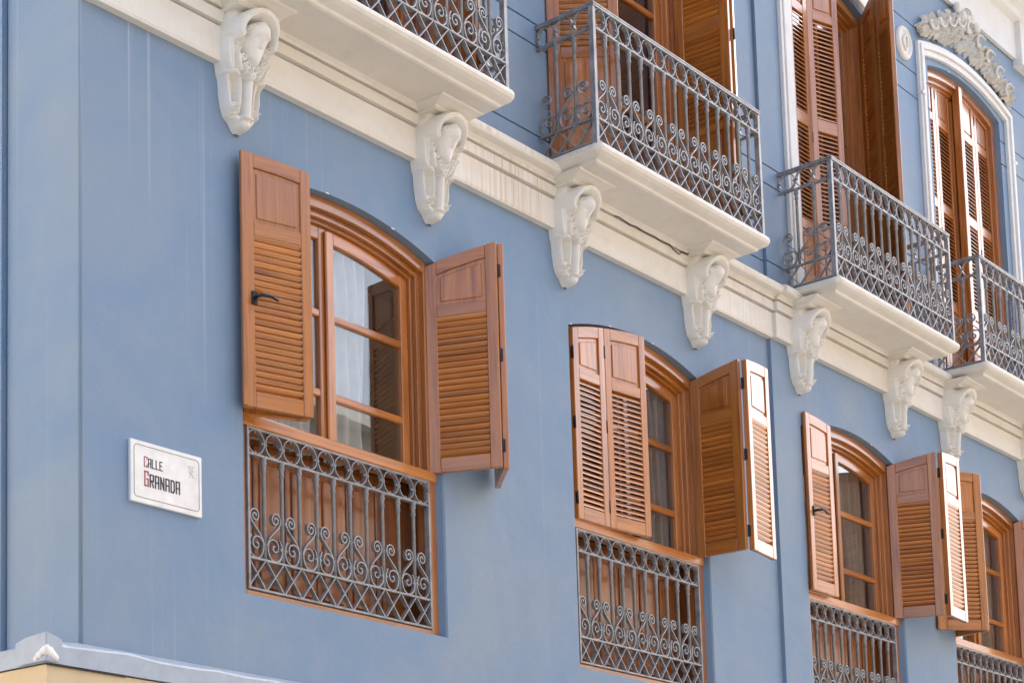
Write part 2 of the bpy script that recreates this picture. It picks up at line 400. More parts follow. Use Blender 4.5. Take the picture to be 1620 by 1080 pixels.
m = MB(); m.box(10.78, 11.4, -0.105, 0.0, 6.52, 6.95); part(m, 'frieze_block', 'white')

# ledge over the ground floor, corner block, beige ground floor
LX = -1.43
m = MB(); rl = random.Random(3)
lpath = [('s', 7.0), ('s', 3.0), ('s', 1.0), ('s', 0.4), ('c', 0)] + [('f', LX + 0.12 + 0.2 * i) for i in range(72)]
lprof = [(0.0, -0.535), (1.0, -0.535), (1.0, -0.452), (0.93, -0.441), (0.0, -0.400)]
vs = []; fs = []
for (k, u) in lpath:
    wob = rl.uniform(-0.005, 0.006) if k == 'f' else rl.uniform(-0.002, 0.004)
    if k == 'f' and abs(u + 0.98) < 0.16: wob += 0.008
    for t, z in lprof:
        X_ = XC + 0.003 - (XC - LX) * t; Y_ = 0.003 - 0.093 * t; zz = z + (wob if z > -0.46 and z < -0.42 else 0)
        vs.append((X_, u, zz) if k == 's' else (X_, Y_, zz) if k == 'c' else (max(u, X_), Y_, zz))
nq = len(lprof)
for i in range(len(lpath) - 1):
    for k in range(nq): fs.append((nq*i + k, nq*i + (k+1) % nq, nq*i + nq + (k+1) % nq, nq*i + nq + k))
m.add(vs, fs)
part(m, 'ledge', 'flash', label='grey blue sheet ledge along the foot of the blue wall')
m = MB()
m.add([(LX - .012, -.102, -.53), (LX + .085, -.102, -.53), (LX + .085, -.102, -.425), (LX + .03, -.102, -.405), (LX - .012, -.102, -.40),
       (LX - .012, .10, -.53), (LX - .012, .10, -.428), (LX - .012, .03, -.405), (LX + .085, .10, -.40)],
      [(0, 1, 2, 3, 4), (0, 4, 7, 6, 5), (4, 3, 2, 8, 6, 7)])
part(m, 'ledge_corner_cap', 'flash', bevel=0.006)
m = MB()
for i in range(14):
    u = i / 13; m.ball((LX - 0.010 + 0.10 * max(0, u - 0.4), -0.100 + 0.16 * max(0, 0.4 - u), -0.512 + 0.028 * math.sin(u * math.pi) + rl.uniform(-.004, .004)), (0.015, 0.010, 0.014 + 0.010 * math.sin(u * math.pi)), 0, 10, 6)
part(m, 'mortar_patch', 'chip', label='lump of bare white mortar under the ledge corner')
m = MB(); m.box(LX + 0.012, XE, -0.078, 0.2, -3.6, -0.541); m.box(LX + 0.012, XC + 0.2, 0.2, 7, -3.6, -0.541)
part(m, 'ground_floor_wall', 'stone')
m = MB(); m.box(LX - 0.004, LX + 0.5, -0.088, -0.079, -0.545, -0.539); part(m, 'joint_strip', 'black')

# ------------------------------------------------------------------ the house across the street (unseen, behind the viewpoint; added to bounce sunlight onto the front)
opp = bpy.data.objects.new('opposite_bounce_house', None); col.objects.link(opp); opp.location = (4, -12.5, -3.6)
tag(opp, 'long pale unseen house across the street, added to bounce light', 'building')
def opp_wall():
    q = MB(); xs_ = [-8.4 + 3.2 * i for i in range(14)]
    ops_ = [(x, x + 1.1, zz, zz + 2.0, 0.05) for x in xs_ for zz in (0.9, 4.6, 8.2)]
    for zz in (0.9, 4.6, 8.2):
        lo_, hi_ = {0.9: (0.0, 3.8), 4.6: (3.8, 7.4), 8.2: (7.4, 11.2)}[zz]
        wall(q, -10, 38, lo_, hi_, [o for o in ops_ if o[2] == zz], -0.3, 0.0)
    return q
opp_wall().build('wall', 'ochre', opp)
q = MB(); q.box(-10.2, 38.2, -0.3, 0.25, 11.2, 11.45); q.build('eaves', 'white', opp)
for zz in (0.9, 4.6, 8.2):
    for i in range(14):
        q = MB(); x = -8.4 + 3.2 * i; q.box(x, x + 1.1, -0.26, -0.22, zz, zz + 2.05); q.build('window', 'wood_v', opp)
nb = bpy.data.objects.new('side_bounce_house', None); col.objects.link(nb); nb.location = (-9.5, 7, -3.6)  # unseen house, added to brighten the left-facing surfaces with bounced sun
tag(nb, 'pale unseen house across the side street, added to bounce light', 'building')
q = MB(); wall(q, -7, 8, 0, 11, [(-5.5 + 2.8 * i, -4.4 + 2.8 * i, 4.6, 6.6, 0.05) for i in range(5)], 0.0, 0.3)
q.xform(Matrix.Rotation(R(90), 4, 'Z')); q.build('wall', 'ochre', nb)
for i in range(5):
    q = MB(); q.box(-5.5 + 2.8 * i, -4.4 + 2.8 * i, 0.22, 0.26, 4.6, 6.65); q.xform(Matrix.Rotation(R(90), 4, 'Z')); q.build('window', 'wood_v', nb)
q = MB(); q.box(-10, 0.2, -7.2, 8.2, 11.0, 11.3); q.build('roof', 'stone', nb)
# ------------------------------------------------------------------ windows
FR = 0.068
def make_window(op, y0, label, muntins, transom=None, low_panel=None, name='window'):
    a, b, sill, spr, rise = op; Wd = b - a; yf = y0 + 0.046
    def az(x, off): return arch_z(x - a, Wd, spr, rise) - off
    def ring(mb, ins, wd, ya, yb, zbot):
        """frame band: starts ins inside the opening, wd wide"""
        xa, xb = a + ins, b - ins; N = 24
        for (p, q, mi) in ((xa, xa + wd, 0), (xb - wd, xb, 0)):
            mb.strip([(p, zbot), (q, zbot)], [(p, az(p, ins)), (q, az(q, ins))], ya, yb, mi)
        lo = []; hi = []
        for i in range(N + 1):
            x = xa + wd + (xb - xa - 2 * wd) * i / N; lo.append((x, az(x, ins + wd))); hi.append((x, az(x, ins)))
        mb.strip(lo, hi, ya, yb, 1)
    mb = MB()
    ring(mb, 0.0, FR, yf, yf + 0.08, sill)
    mb.box(a + FR, b - FR, yf + 0.001, yf + 0.08, sill, sill + 0.040, 1)
    zt = (transom[1] if transom else sill + 0.04)
    ring(mb, FR, 0.034, yf + 0.030, yf + 0.10, zt)
    ring(mb, FR + 0.034, 0.020, yf + 0.055, yf + 0.12, zt)
    wo = part(mb, name, ['wood_v', 'wood_h'], bevel=0.003, label=label)
    K = lambda q, nm, mt, bv=0.0: q.build(nm, mt, wo, (0, 0, 0), 0, bv)
    ys = yf + 0.075                                  # sash face
    ins = FR + 0.054
    if transom:
        t = MB(); t.box(a + 0.002, b - 0.002, yf - 0.014, yf + 0.11, transom[0], transom[1]); K(t, 'transom', 'wood_h', 0.006)
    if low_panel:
        z0, z1 = low_panel; t = MB(); t.box(a + 0.01, b - 0.01, yf + 0.185, yf + 0.21, z0 - 0.03, z1 + 0.03); K(t, 'backing_board', 'wood_shade')
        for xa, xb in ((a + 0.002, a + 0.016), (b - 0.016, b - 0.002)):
            t = MB(); t.box(xa, xb, yf + 0.081, yf + 0.184, z0 - 0.03, z1); K(t, 'lining_board', 'wood_shade')
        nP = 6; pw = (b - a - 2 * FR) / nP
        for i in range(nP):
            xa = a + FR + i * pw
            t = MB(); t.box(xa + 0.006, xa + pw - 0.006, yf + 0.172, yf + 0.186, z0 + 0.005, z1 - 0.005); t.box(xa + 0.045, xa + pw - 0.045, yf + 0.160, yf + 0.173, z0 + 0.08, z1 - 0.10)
            K(t, 'panel', 'wood_shade', 0.006)
    mid = (a + b) / 2; sw = 0.062
    for s_ in (0, 1):
        xa, xb = (a + ins, mid - 0.003) if s_ == 0 else (mid + 0.003, b - ins)
        t = MB(); N = 12
        for (p, q) in ((xa, xa + sw), (xb - sw, xb)):
            t.strip([(p, zt), (q, zt)], [(p, az(p, ins)), (q, az(q, ins))], ys, ys + 0.045, 0)
        t.box(xa + sw, xb - sw, ys + 0.001, ys + 0.044, zt, zt + 0.045, 1)
        lo = []; hi = []
        for i in range(N + 1):
            x = xa + sw + (xb - xa - 2 * sw) * i / N; lo.append((x, az(x, ins + 0.072))); hi.append((x, az(x, ins)))
        t.strip(lo, hi, ys + 0.001, ys + 0.044, 1)
        K(t, 'sash', ['wood_v', 'wood_h'], 0.004)
        for z in muntins:
            t = MB(); t.box(xa + sw - 0.004, xb - sw + 0.004, ys + 0.004, ys + 0.040, z - 0.021, z + 0.021); K(t, 'muntin', 'wood_h', 0.006)
        zs = [zt + 0.045] + list(muntins)
        for i, z in enumerate(zs):
            t = MB(); y = ys + 0.022
            z_lo = z if i == 0 else z + 0.021
            if i < len(zs) - 1:
                t.box(xa + sw - 0.003, xb - sw + 0.003, y - 0.002, y + 0.002, z_lo, zs[i + 1] - 0.021)
            else:
                lo = []; hi = []
                for k in range(N + 1):
                    x = xa + sw + (xb - xa - 2 * sw) * k / N; lo.append((x, z_lo)); hi.append((x, az(x, ins + 0.072)))
                t.strip(lo, hi, y - 0.002, y + 0.002)
            K(t, 'pane', 'glass')
    if s_:
        t = MB(); t.box(mid - 0.026, mid + 0.026, ys - 0.020, ys - 0.001, zt, az(mid, ins + 0.02)); K(t, 'meeting_strip', 'wood_v', 0.006)
    return wo

T = (0.884, 0.945); LP = (0.04, 0.884)
make_window(W1, 0.0, 'arched casement window with curtains, above the street sign end of the facade', (1.232, 1.675), T, LP)
make_window(W2, 0.0, 'arched casement window half covered by a closed pair of shutters', (1.232, 1.675), T, LP)
make_window(W3, YR, 'arched casement window with a handled shutter folded on its jamb', (1.232, 1.675), T, LP)
make_window(W4, YR, 'arched casement window partly hidden by the shutters of its neighbour', (1.232, 1.675), T, LP)
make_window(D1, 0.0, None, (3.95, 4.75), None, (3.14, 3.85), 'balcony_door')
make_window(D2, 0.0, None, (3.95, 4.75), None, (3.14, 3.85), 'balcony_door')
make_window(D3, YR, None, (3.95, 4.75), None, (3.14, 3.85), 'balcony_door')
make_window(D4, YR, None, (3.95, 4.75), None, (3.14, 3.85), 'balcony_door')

# curtains (things of their own, hung inside)
def curtain(x0, x1, z0, z1, y, label, mt='curtain', seed=0):
    rr = random.Random(seed); n = 70; mz = 12; vs = []; fs = []
    ph = [rr.uniform(0, 6.28) for _ in range(4)]
    for j in range(mz + 1):
        v = j / mz
        for i in range(n + 1):
            u = i / n; x = x0 + (x1 - x0) * u
            yy = y + (0.016 + 0.016 * math.sin(u * 11 + ph[1]) ** 2) * math.sin(u * (x1 - x0) * 62 + ph[0] + 0.8 * math.sin(v * 3 + ph[1])) + 0.012 * math.sin(u * (x1 - x0) * 127 + ph[2] + v * 2)
            vs.append((x + 0.012 * math.sin(v * 5 + u * 9 + ph[3]), yy + 0.010 * math.sin(v * 17 + u * 6 + ph[0]) * math.sin(u * 9 + ph[2]), z0 + (z1 - z0) * v))
    for j in range(mz):
        for i in range(n): fs.append((j*(n+1) + i, j*(n+1) + i + 1, (j+1)*(n+1) + i + 1, (j+1)*(n+1) + i))
    mb = MB(); mb.add(vs, fs, 0, True)
    o = mb.build('curtain', mt); md = o.modifiers.new('thick', 'SOLIDIFY'); md.thickness = 0.003
    return tag(o, label, 'curtain', 'curtains hung inside the windows')
curtain(0.09, 0.80, 0.90, 2.20, 0.215, 'white curtain behind the casement nearest the street sign', seed=1)
curtain(0.90, 1.26, 0.90, 2.26, 0.215, 'pale gathered curtain hanging at the middle of the window beside the street sign', seed=2)
curtain(4.28, 4.62, 0.90, 2.24, 0.215, 'grey brown curtain in the window with the closed shutter pair', 'curtain_d', 3)
curtain(7.28, 7.62, 0.90, 2.22, 0.215, 'grey brown curtain in the window with the handled folded shutter', 'curtain_d', 4)
curtain(9.70, 10.18, 0.90, 2.22, 0.215, 'grey brown curtain in the last arched window along the street', 'curtain_d', 5)

# ------------------------------------------------------------------ shutters
TH = 0.034
def slat_mesh(L, name='slat'):
    mb = MB(); n = 8; sec = []
    for k in range(n):
        a = 2 * math.pi * k / n; p = 0.0222 * math.cos(a); q = 0.0056 * math.sin(a)
        if abs(math.cos(a)) > 0.9: pass
        ca, sa = math.cos(R(50)), math.sin(R(50))
        sec.append((p * ca - q * sa, p * sa + q * ca))     # local (y, z): outer edge (-y) low
    vs = [(x, y, z) for x in (0, L) for (y, z) in sec]
    fs = [(k, (k + 1) % n, n + (k + 1) % n, n + k) for k in range(n)] + [tuple(range(n - 1, -1, -1)), tuple(range(n, 2 * n))]
    mb.add(vs, fs); return mb
_slat = {}
def get_slat(L):
    k = round(L, 4)
    if k not in _slat: _slat[k] = slat_mesh(L).mesh('slat', 'wood_h')
    return _slat[k]
SW = 0.062; PITCH = 0.0330
def make_leaf(op, d0, wl, s, loc, alpha, zb, secs, gap=0.016, single=True, handle=None, label=None, hinges=None, lip=False):
    """op opening; d0 distance of the hinge edge from the jamb; wl leaf width; s=+1 hung left, -1 hung right;
    secs: list of ('louver'|'panel', z0, z1|None); alpha: direction of the leaf, 0 along +X, 90 straight out of the wall"""
    a, b, sill, spr, rise = op; Wd = b - a
    def zt(x): return arch_z(min(max(d0 + x, 0), Wd), Wd, spr, rise) - gap
    mb = MB(); h = TH / 2; X = lambda x: s * x
    def seg(x0, x1, lo, hi, mi, t=h):
        N = 6; L = []; H = []
        for i in range(N + 1):
            x = x0 + (x1 - x0) * i / N; L.append((X(x), lo(x))); H.append((X(x), hi(x)))
        mb.strip(L, H, -t, t, mi)
    c = lambda v: (lambda x: v)
    seg(0.0, SW, c(zb), zt, 0); seg(wl - SW, wl, c(zb), zt, 0)
    z = zb; e = 0.0012
    for kind, z0, z1 in secs:
        seg(SW, wl - SW, c(z), c(z0), 1, h - e); z = z1
    if z is None: seg(SW, wl - SW, lambda x: zt(x) - 0.075, zt, 1, h - e)
    else: seg(SW, wl - SW, c(z), zt, 1, h - e)
    if lip: N_ = [(wl - 0.006, wl + 0.022)]; mb.strip([(X(wl - 0.010), zb + 0.002), (X(wl + 0.020), zb + 0.002)], [(X(wl - 0.010), zt(wl) - 0.003), (X(wl + 0.020), zt(wl) - 0.003)], h - 0.012, h + 0.010, 0)
    th = -R(alpha) if s > 0 else math.pi - R(alpha)
    o = mb.build('shutter', ['wood_v', 'wood_h'], house, (loc[0], loc[1], HZ), th, 0.0035)
    if label: o['label'] = label
    iw = wl - 2 * SW
    for kind, z0, z1 in secs:
        if kind == 'louver':
            n = int((z1 - z0 - 0.012) / PITCH); L = iw + 0.012
            if single:
                me = get_slat(L)
                for i in range(n):
                    q = link('slat', me, o, (SW - 0.006 if s > 0 else -(SW - 0.006 + L), 0, z0 + 0.022 + i * (z1 - z0 - 0.04) / max(n - 1, 1)))
                    q.rotation_euler = (R(random.uniform(-2.5, 2.5)), 0, 0)
            else:
                j = MB()
                for i in range(n):
                    sm = slat_mesh(L); k0 = len(j.v); zz = z0 + 0.022 + i * (z1 - z0 - 0.04) / max(n - 1, 1); x0 = SW - 0.006 if s > 0 else -(SW - 0.006 + L)
                    j.add([(x + x0, y, z_ + zz) for x, y, z_ in sm.v], sm.f)
                tag(j.build('louver_slats', 'wood_h', o), kind='stuff')
        else:
            pm = MB()
            top = (lambda x: zt(x) - 0.078) if z1 is None else c(z1)
            def pseg(m0, t):
                N = 6; L = []; H = []
                for i in range(N + 1):
                    x = SW - 0.004 + m0 + (iw + 0.008 - 2 * m0) * i / N; L.append((X(x), z0 - 0.004 + m0)); H.append((X(x), top(x) + 0.004 - m0))
                pm.strip(L, H, -t, t, 0)
            pseg(0.0, 0.0055); pseg(0.026, 0.0125)
            pm.build('panel', 'wood_v', o, bevel=0.004)
    zmax = zt(0)
    for zz in (hinges if hinges is not None else (zb + 0.13, (zb + zmax) / 2, zmax - 0.16)):
        q = MB(); q.box(X(-0.006), X(0.003), -h - 0.0015, -0.002, zz - 0.036, zz + 0.036); q.lathe([(0.0055, zz - 0.040), (0.0055, zz + 0.040)], X(-0.004), -h, 8)
        q.build('hinge', 'black', o)
    if handle:
        xh, yh, zh, dirx = handle
        q = MB(); q.box(xh - 0.016, xh + 0.016, yh, yh + math.copysign(0.010, yh), zh - 0.035, zh + 0.035)
        sg = math.copysign(1, yh)
        q.tube([(xh, yh, zh), (xh, yh + sg * 0.038, zh), (xh + dirx * 0.014, yh + sg * 0.050, zh + 0.003), (xh + dirx * 0.07, yh + sg * 0.052, zh + 0.004), (xh + dirx * 0.115, yh + sg * 0.050, zh - 0.010)], [0.010, 0.010, 0.010, 0.009, 0.008], 8)
        q.build('handle', 'black', o, bevel=0.002)
    return o
def leaf_end(loc, alpha, wl, extra=0.0):
    return (loc[0] + math.cos(R(alpha)) * (wl + extra), loc[1] - math.sin(R(alpha)) * (wl + extra))
def fold(op, y0, s, aA, aB, wA, wB, zb, secA, secB, single=True, handleB=None, la=None, lb=None, offB=(0, 0), pivy=0.035, jam=0.010, gap=0.016, singleB=None):
    a, b = op[0], op[1]
    piv = (a + jam if s > 0 else b - jam, y0 + pivy)
    make_leaf(op, jam, wA, s, piv, aA, zb, secA, gap, single, None, la)
    e = leaf_end(piv, aA, wA, 0.006); e = (e[0] + offB[0], e[1] + offB[1])
    make_leaf(op, jam + wA, wB, s, e, aB, zb, secB, gap, single if singleB is None else singleB, handleB, lb, lip=(s > 0))

ZS = 0.935
SEC = [('louver', 1.02, 1.835), ('panel', 1.905, None)]
J = 0.062
# first window by the sign
fold(W1, 0.0, 1, 25, 193.5, 0.365, 0.42, ZS, SEC, SEC, True, (0.365, TH / 2, 1.50, -1), None, 'orange shutter leaf with black lever handle, folded over its hinge leaf', (-0.022, -0.036), 0.055, J)
fold(W1, 0.0, -1, 62, -40, 0.395, 0.415, ZS, SEC, SEC, True, None, 'shutter leaf swung out beside the window nearest the street sign', None, (0.030, 0.002), 0.055, 0.036)
# second
fold(W2, 0.0, 1, 1.0, 6.0, 0.355, 0.42, ZS, SEC, SEC, True, None, 'closed shutter leaf', 'closed shutter leaf', (0, 0), 0.024, J)
fold(W2, 0.0, -1, 88, -6, 0.335, 0.395, ZS, SEC, SEC, True, None, None, 'shutter leaf held parallel to the wall, its varnish shining white', (0.030, -0.012), 0.045, J)
# third
fold(W3, YR, 1, 1.5, 180.5, 0.345, 0.40, ZS, SEC, SEC, True, (0.34, TH / 2, 1.52, -1), None, 'narrow pale shutter leaf with black handle folded at the window edge', (0.02, -0.045), 0.045, J)
fold(W3, YR, -1, 67, -4, 0.345, 0.40, ZS, SEC, SEC, True, None, None, None, (0.030, -0.012), 0.045, J, singleB=False)
# fourth
fold(W4, YR, 1, 104, 219, 0.30, 0.40, ZS, SEC, SEC, False, None, None, None, (-0.028, -0.01), 0.045, J)
fold(W4, YR, -1, 66, -30, 0.345, 0.40, ZS, SEC, SEC, False, None, None, None, (0.03, 0), 0.045, J)
# balcony doors
SD = [('panel', 3.22, 3.84), ('louver', 3.92, 4.66), ('louver', 4.75, 5.46), ('panel', 5.53, None)]
SD2 = [('panel', 3.22, 3.83), ('louver', 3.90, 4.56), ('louver', 4.65, 5.46), ('panel', 5.53, None)]
fold(D1, 0.0, -1, 88, 262, 0.37, 0.42, 3.125, SD, SD, False, offB=(0.05, 0), pivy=0.04, jam=J)
fold(D1, 0.0, 1, 60, 235, 0.37, 0.42, 3.125, SD, SD, False, offB=(0.0, -0.04), pivy=0.04, jam=J)
fold(D2, 0.0, 1, 60, 226, 0.35, 0.42, 3.125, SD2, SD2, False, offB=(-0.02, -0.04), pivy=0.04, jam=J)
fold(D2, 0.0, -1, 86, 262, 0.37, 0.42, 3.125, SD2, SD2, False, offB=(0.055, 0), pivy=0.04, jam=J)
SD3 = [('panel', 3.22, 3.72), ('louver', 3.80, 4.56), ('louver', 4.66, 5.46), ('panel', 5.53, None)]
fold(D3, YR, 1, 1, 15, 0.30, 0.34, 3.125, SD3, SD3, False, offB=(0, 0), pivy=0.035, jam=0.03)
fold(D3, YR, -1, 138, 134, 0.31, 0.27, 3.125, SD3, SD3, False, offB=(0, 0), pivy=0.035, jam=0.03)
SD4 = [('panel', 3.22, 3.86), ('louver', 3.95, 4.72), ('louver', 4.80, 5.50), ('panel', 5.57, None)]
fold(D4, YR, 1, -2.2, -2.2, 0.365, 0.365, 3.125, SD4, SD4, False, pivy=0.105, jam=0.02)
fold(D4, YR, -1, 177.8, 177.8, 0.365, 0.365, 3.125, SD4, SD4, False, pivy=0.105, jam=0.02)
m = MB(); m.box(9.535, 9.605, YR + 0.03, YR + 0.088, 3.13, 5.93); part(m, 'meeting_post', 'wood_v', 0.004)

# ------------------------------------------------------------------ wrought iron
P0 = 0.14
def spiral(cx, cz, th0, th1, r0, r1, n=26, pw=1.0):
    return [(cx + (r0 + (r1 - r0) * (i / n) ** pw) * math.cos(th0 + (th1 - th0) * i / n), cz + (r0 + (r1 - r0) * (i / n) ** pw) * math.sin(th0 + (th1 - th0) * i / n)) for i in range(n + 1)]
def bez(p0, p1, p2, p3, n=8):
    r = []
    for i in range(1, n + 1):
        t = i / n; u = 1 - t
        r.append(tuple(u**3 * a + 3*u*u*t * b + 3*u*t*t * c + t**3 * d for a, b, c, d in zip(p0, p1, p2, p3)))
    return r
def ring_mesh():
    mb = MB(); n = 24; rad = 0.0655
    mb.flat([(rad * math.cos(2*math.pi*k/n), rad * math.sin(2*math.pi*k/n)) for k in range(n)], 0.006, -0.013, 0.013, closed=True)
    for a in (0, 90, 180, 270): mb.ball(((rad - 0.010) * math.cos(R(a)), -0.004, (rad - 0.010) * math.sin(R(a))), 0.0085, n=8, k=5)
    return mb.mesh('ring', 'iron')
def baluster_mesh(h):
    mb = MB(); mb.lathe([(0.0105, 0.0), (0.0105, h - 0.082), (0.0145, h - 0.078), (0.0145, h - 0.066), (0.0115, h - 0.062), (0.0130, h - 0.042), (0.0170, h - 0.036), (0.0170, h - 0.027), (0.013, h - 0.022), (0.0185, h - 0.006), (0.0185, h)], n=8)
    return mb.mesh('baluster', 'iron')
def scroll_mesh(s):
    mb = MB()
    path = spiral(0.080, 0.222, 3.1 * math.pi, 0.0, 0.006, 0.038, 36)
    path += bez(path[-1], (0.119, 0.172), (0.030, 0.150), (0.011, 0.080))
    p2 = spiral(0.068, 0.076, -1.7 * math.pi, math.pi, 0.006, 0.052, 36, 1.4)
    p2 += bez(p2[-1], (0.016, 0.035), (0.040, 0.004), (0.072, 0.005)) + bez((0.072, 0.005), (0.108, 0.006), (0.131, 0.035), (0.128, 0.070)) + bez((0.128, 0.070), (0.127, 0.09), (0.122, 0.105), (0.109, 0.120), 5)
    for p in (path, p2):
        mb.flat([(s * x, z) for x, z in p], 0.0072, -0.010, 0.010)
    mb.ball((s * 0.120, -0.004, 0.073), 0.009); mb.ball((s * 0.119, -0.004, 0.215), 0.009)
    return mb.mesh('scroll', 'iron')
def cross_mesh(h):
    mb = MB()
    mb.flat([(0.003, 0.0), (P0 - 0.003, h)], 0.0065, -0.013, 0.011)
    k0 = len(mb.v); mb.flat([(P0 - 0.003, 0.0), (0.003, h)], 0.0065, -0.011, 0.013)
    return mb.mesh('lattice_cross', 'iron')
ME_R = ring_mesh(); ME_S = {1: scroll_mesh(1), -1: scroll_mesh(-1)}
_bal = {}; _cr = {}
def grille_run(parent, L, z0, z1, z2, z3, ncell, phase=0, base=(0, 0), ang=0.0):
    """ring row z2..z3, balusters z1..z2, lattice z0..z1, along direction ang from base"""
    p = L / ncell; k = p / P0; hb = round(z2 - z1, 4); hc = round(z1 - z0, 4)
    if hb not in _bal: _bal[hb] = baluster_mesh(hb)
    if hc not in _cr: _cr[hc] = cross_mesh(hc)
    ca, sa = math.cos(ang), math.sin(ang)
    def put(nm, me, x, z, sx=1.0, sz=1.0):
        o = link(nm, me, parent, (base[0] + ca * x, base[1] + sa * x, z), ang, (sx, 1, sz)); return o
    for i in range(ncell):
        put('ring', ME_R, p * (i + 0.5), (z2 + z3) / 2, k, (z3 - z2) / P0)
        put('lattice_cross', _cr[hc], p * i, z0, k)
        odd = (i % 2 == phase)       # cell from an odd baluster on its left to an even one on its right, or mirrored
        if odd: put('scroll', ME_S[1], p * i, z1, k)
        else: put('scroll', ME_S[-1], p * (i + 1), z1, k)
        if i: put('baluster', _bal[hb], p * i, z1)
def window_grille(op, y0, label=None):
    a, b = op[0] + 0.072, op[1] - 0.072; y = y0 + 0.050
    L = b - a; n = 11
    mb = MB(); z0, z1, z2, z3 = 0.052, 0.205, 0.742, 0.876
    for z, t in ((z0 - 0.004, 0.012), (z1, 0.012), (z2, 0.012), (z3, 0.012)): mb.box(-0.001, L + 0.001, -0.014, 0.014, z - t / 2, z + t / 2)
    mb.box(L - 0.016, L, -0.016, 0.016, z0, z3); mb.box(0, 0.016, -0.016, 0.016, z0, z3)
    o = mb.build('window_grille', 'iron', house, (a, y, HZ), 0, 0.0015)
    if label: o['label'] = label
    grille_run(o, L, z0, z1, z2, z3, n, 1)
window_grille(W1, 0.0, 'grey iron grille of rings and scrolls, nearest the street sign')
window_grille(W2, 0.0); window_grille(W3, YR); window_grille(W4, YR)

def balcony(x0, x1, y0, ncell, label):
    """x0..x1 rail line; rail front at y0-0.38"""
    yf = y0 - 0.375; zt = 3.978; z0, z1, z2 = 3.122, 3.265, 3.838
    # slab with rounded nose
    out = lambda o: None
    def outline(ins):
        xa, xb, yy, r = x0 - 0.030 + ins, x1 + 0.030 - ins, yf - 0.052 + ins, max(0.055 - ins, 0.004)
        pts = [(xa, y0 - 0.03)]
        for k in range(7): t = math.pi + math.pi / 2 * k / 6; pts.append((xa + r + r * math.cos(t), yy + r + r * math.sin(t)))
        for k in range(7): t = -math.pi / 2 + math.pi / 2 * k / 6; pts.append((xb - r + r * math.cos(t), yy + r + r * math.sin(t)))
        pts.append((xb, y0 - 0.03)); return pts
    prof = [(0.085, 3.001), (0.072, 3.006), (0.066, 3.020), (0.030, 3.034), (0.010, 3.046), (0.0, 3.062), (0.0, 3.078), (0.006, 3.090), (0.02, 3.096)]
    mb = MB(); vs = []; fs = []; n = len(outline(0))
    for ins, z in prof: vs += [(x, y, z) for x, y in outline(ins)]
    for i in range(len(prof) - 1):
        for k in range(n): fs.append((i*n + k, i*n + (k+1) % n, (i+1)*n + (k+1) % n, (i+1)*n + k))
    mb.add(vs, fs, 0, False)
    mb.add([(x, y, 3.001) for x, y in outline(0.085)], [tuple(range(n))[::-1]]); mb.add([(x, y, 3.096) for x, y in outline(0.02)], [tuple(range(n))])
    part(mb, 'balcony_slab', 'cream')
    # rail frame
    mb = MB(); xa, xb = x0 + 0.014, x1 - 0.014
    for z, t, wd in ((z0 - 0.006, 0.012, 0.016), (z1, 0.012, 0.014), (z2, 0.012, 0.014), (zt, 0.014, 0.020)):
        mb.box(x0, x1, yf - wd, yf + wd, z - t / 2, z + t / 2)
        for xx in (xa, xb): mb.box(xx - wd, xx + wd, yf + wd, y0 - 0.002, z - t / 2 - 0.0005, z + t / 2 - 0.0005)
    mb.box(x0 - 0.005, x1 + 0.005, yf - 0.022, yf + 0.022, zt + 0.0073, zt + 0.019)
    for xx in (xa, xb): mb.box(xx - 0.021, xx + 0.021, yf + 0.0225, y0 - 0.002, zt + 0.0073, zt + 0.0185)
    for xx in (xa, xb): mb.box(xx - 0.0155, xx + 0.0155, yf - 0.0155, yf + 0.0155, 3.092, zt - 0.006)
    o = mb.build('balcony_railing', 'iron', house, (0, 0, HZ), 0, 0.0018)
    o['label'] = label
    grille_run(o, xb - xa, z0, z1, z2, zt, ncell, base=(xa, yf), ang=0.0)
    for xx in (xa, xb): grille_run(o, y0 - 0.004 - yf, z0, z1, z2, zt, 3, 1, base=(xx, y0 - 0.004), ang=-math.pi / 2)
balcony(-0.245, 1.872, 0.0, 15, 'grey iron balcony railing above the window next to the street sign')
balcony(2.800, 4.912, 0.0, 15, 'grey iron balcony railing above the half shuttered window')
balcony(5.925, 7.985, YR, 15, 'grey iron balcony railing under the round medallion')
balcony(8.570, 10.69, YR, 15, 'grey iron balcony railing in front of the closed white shuttered door')

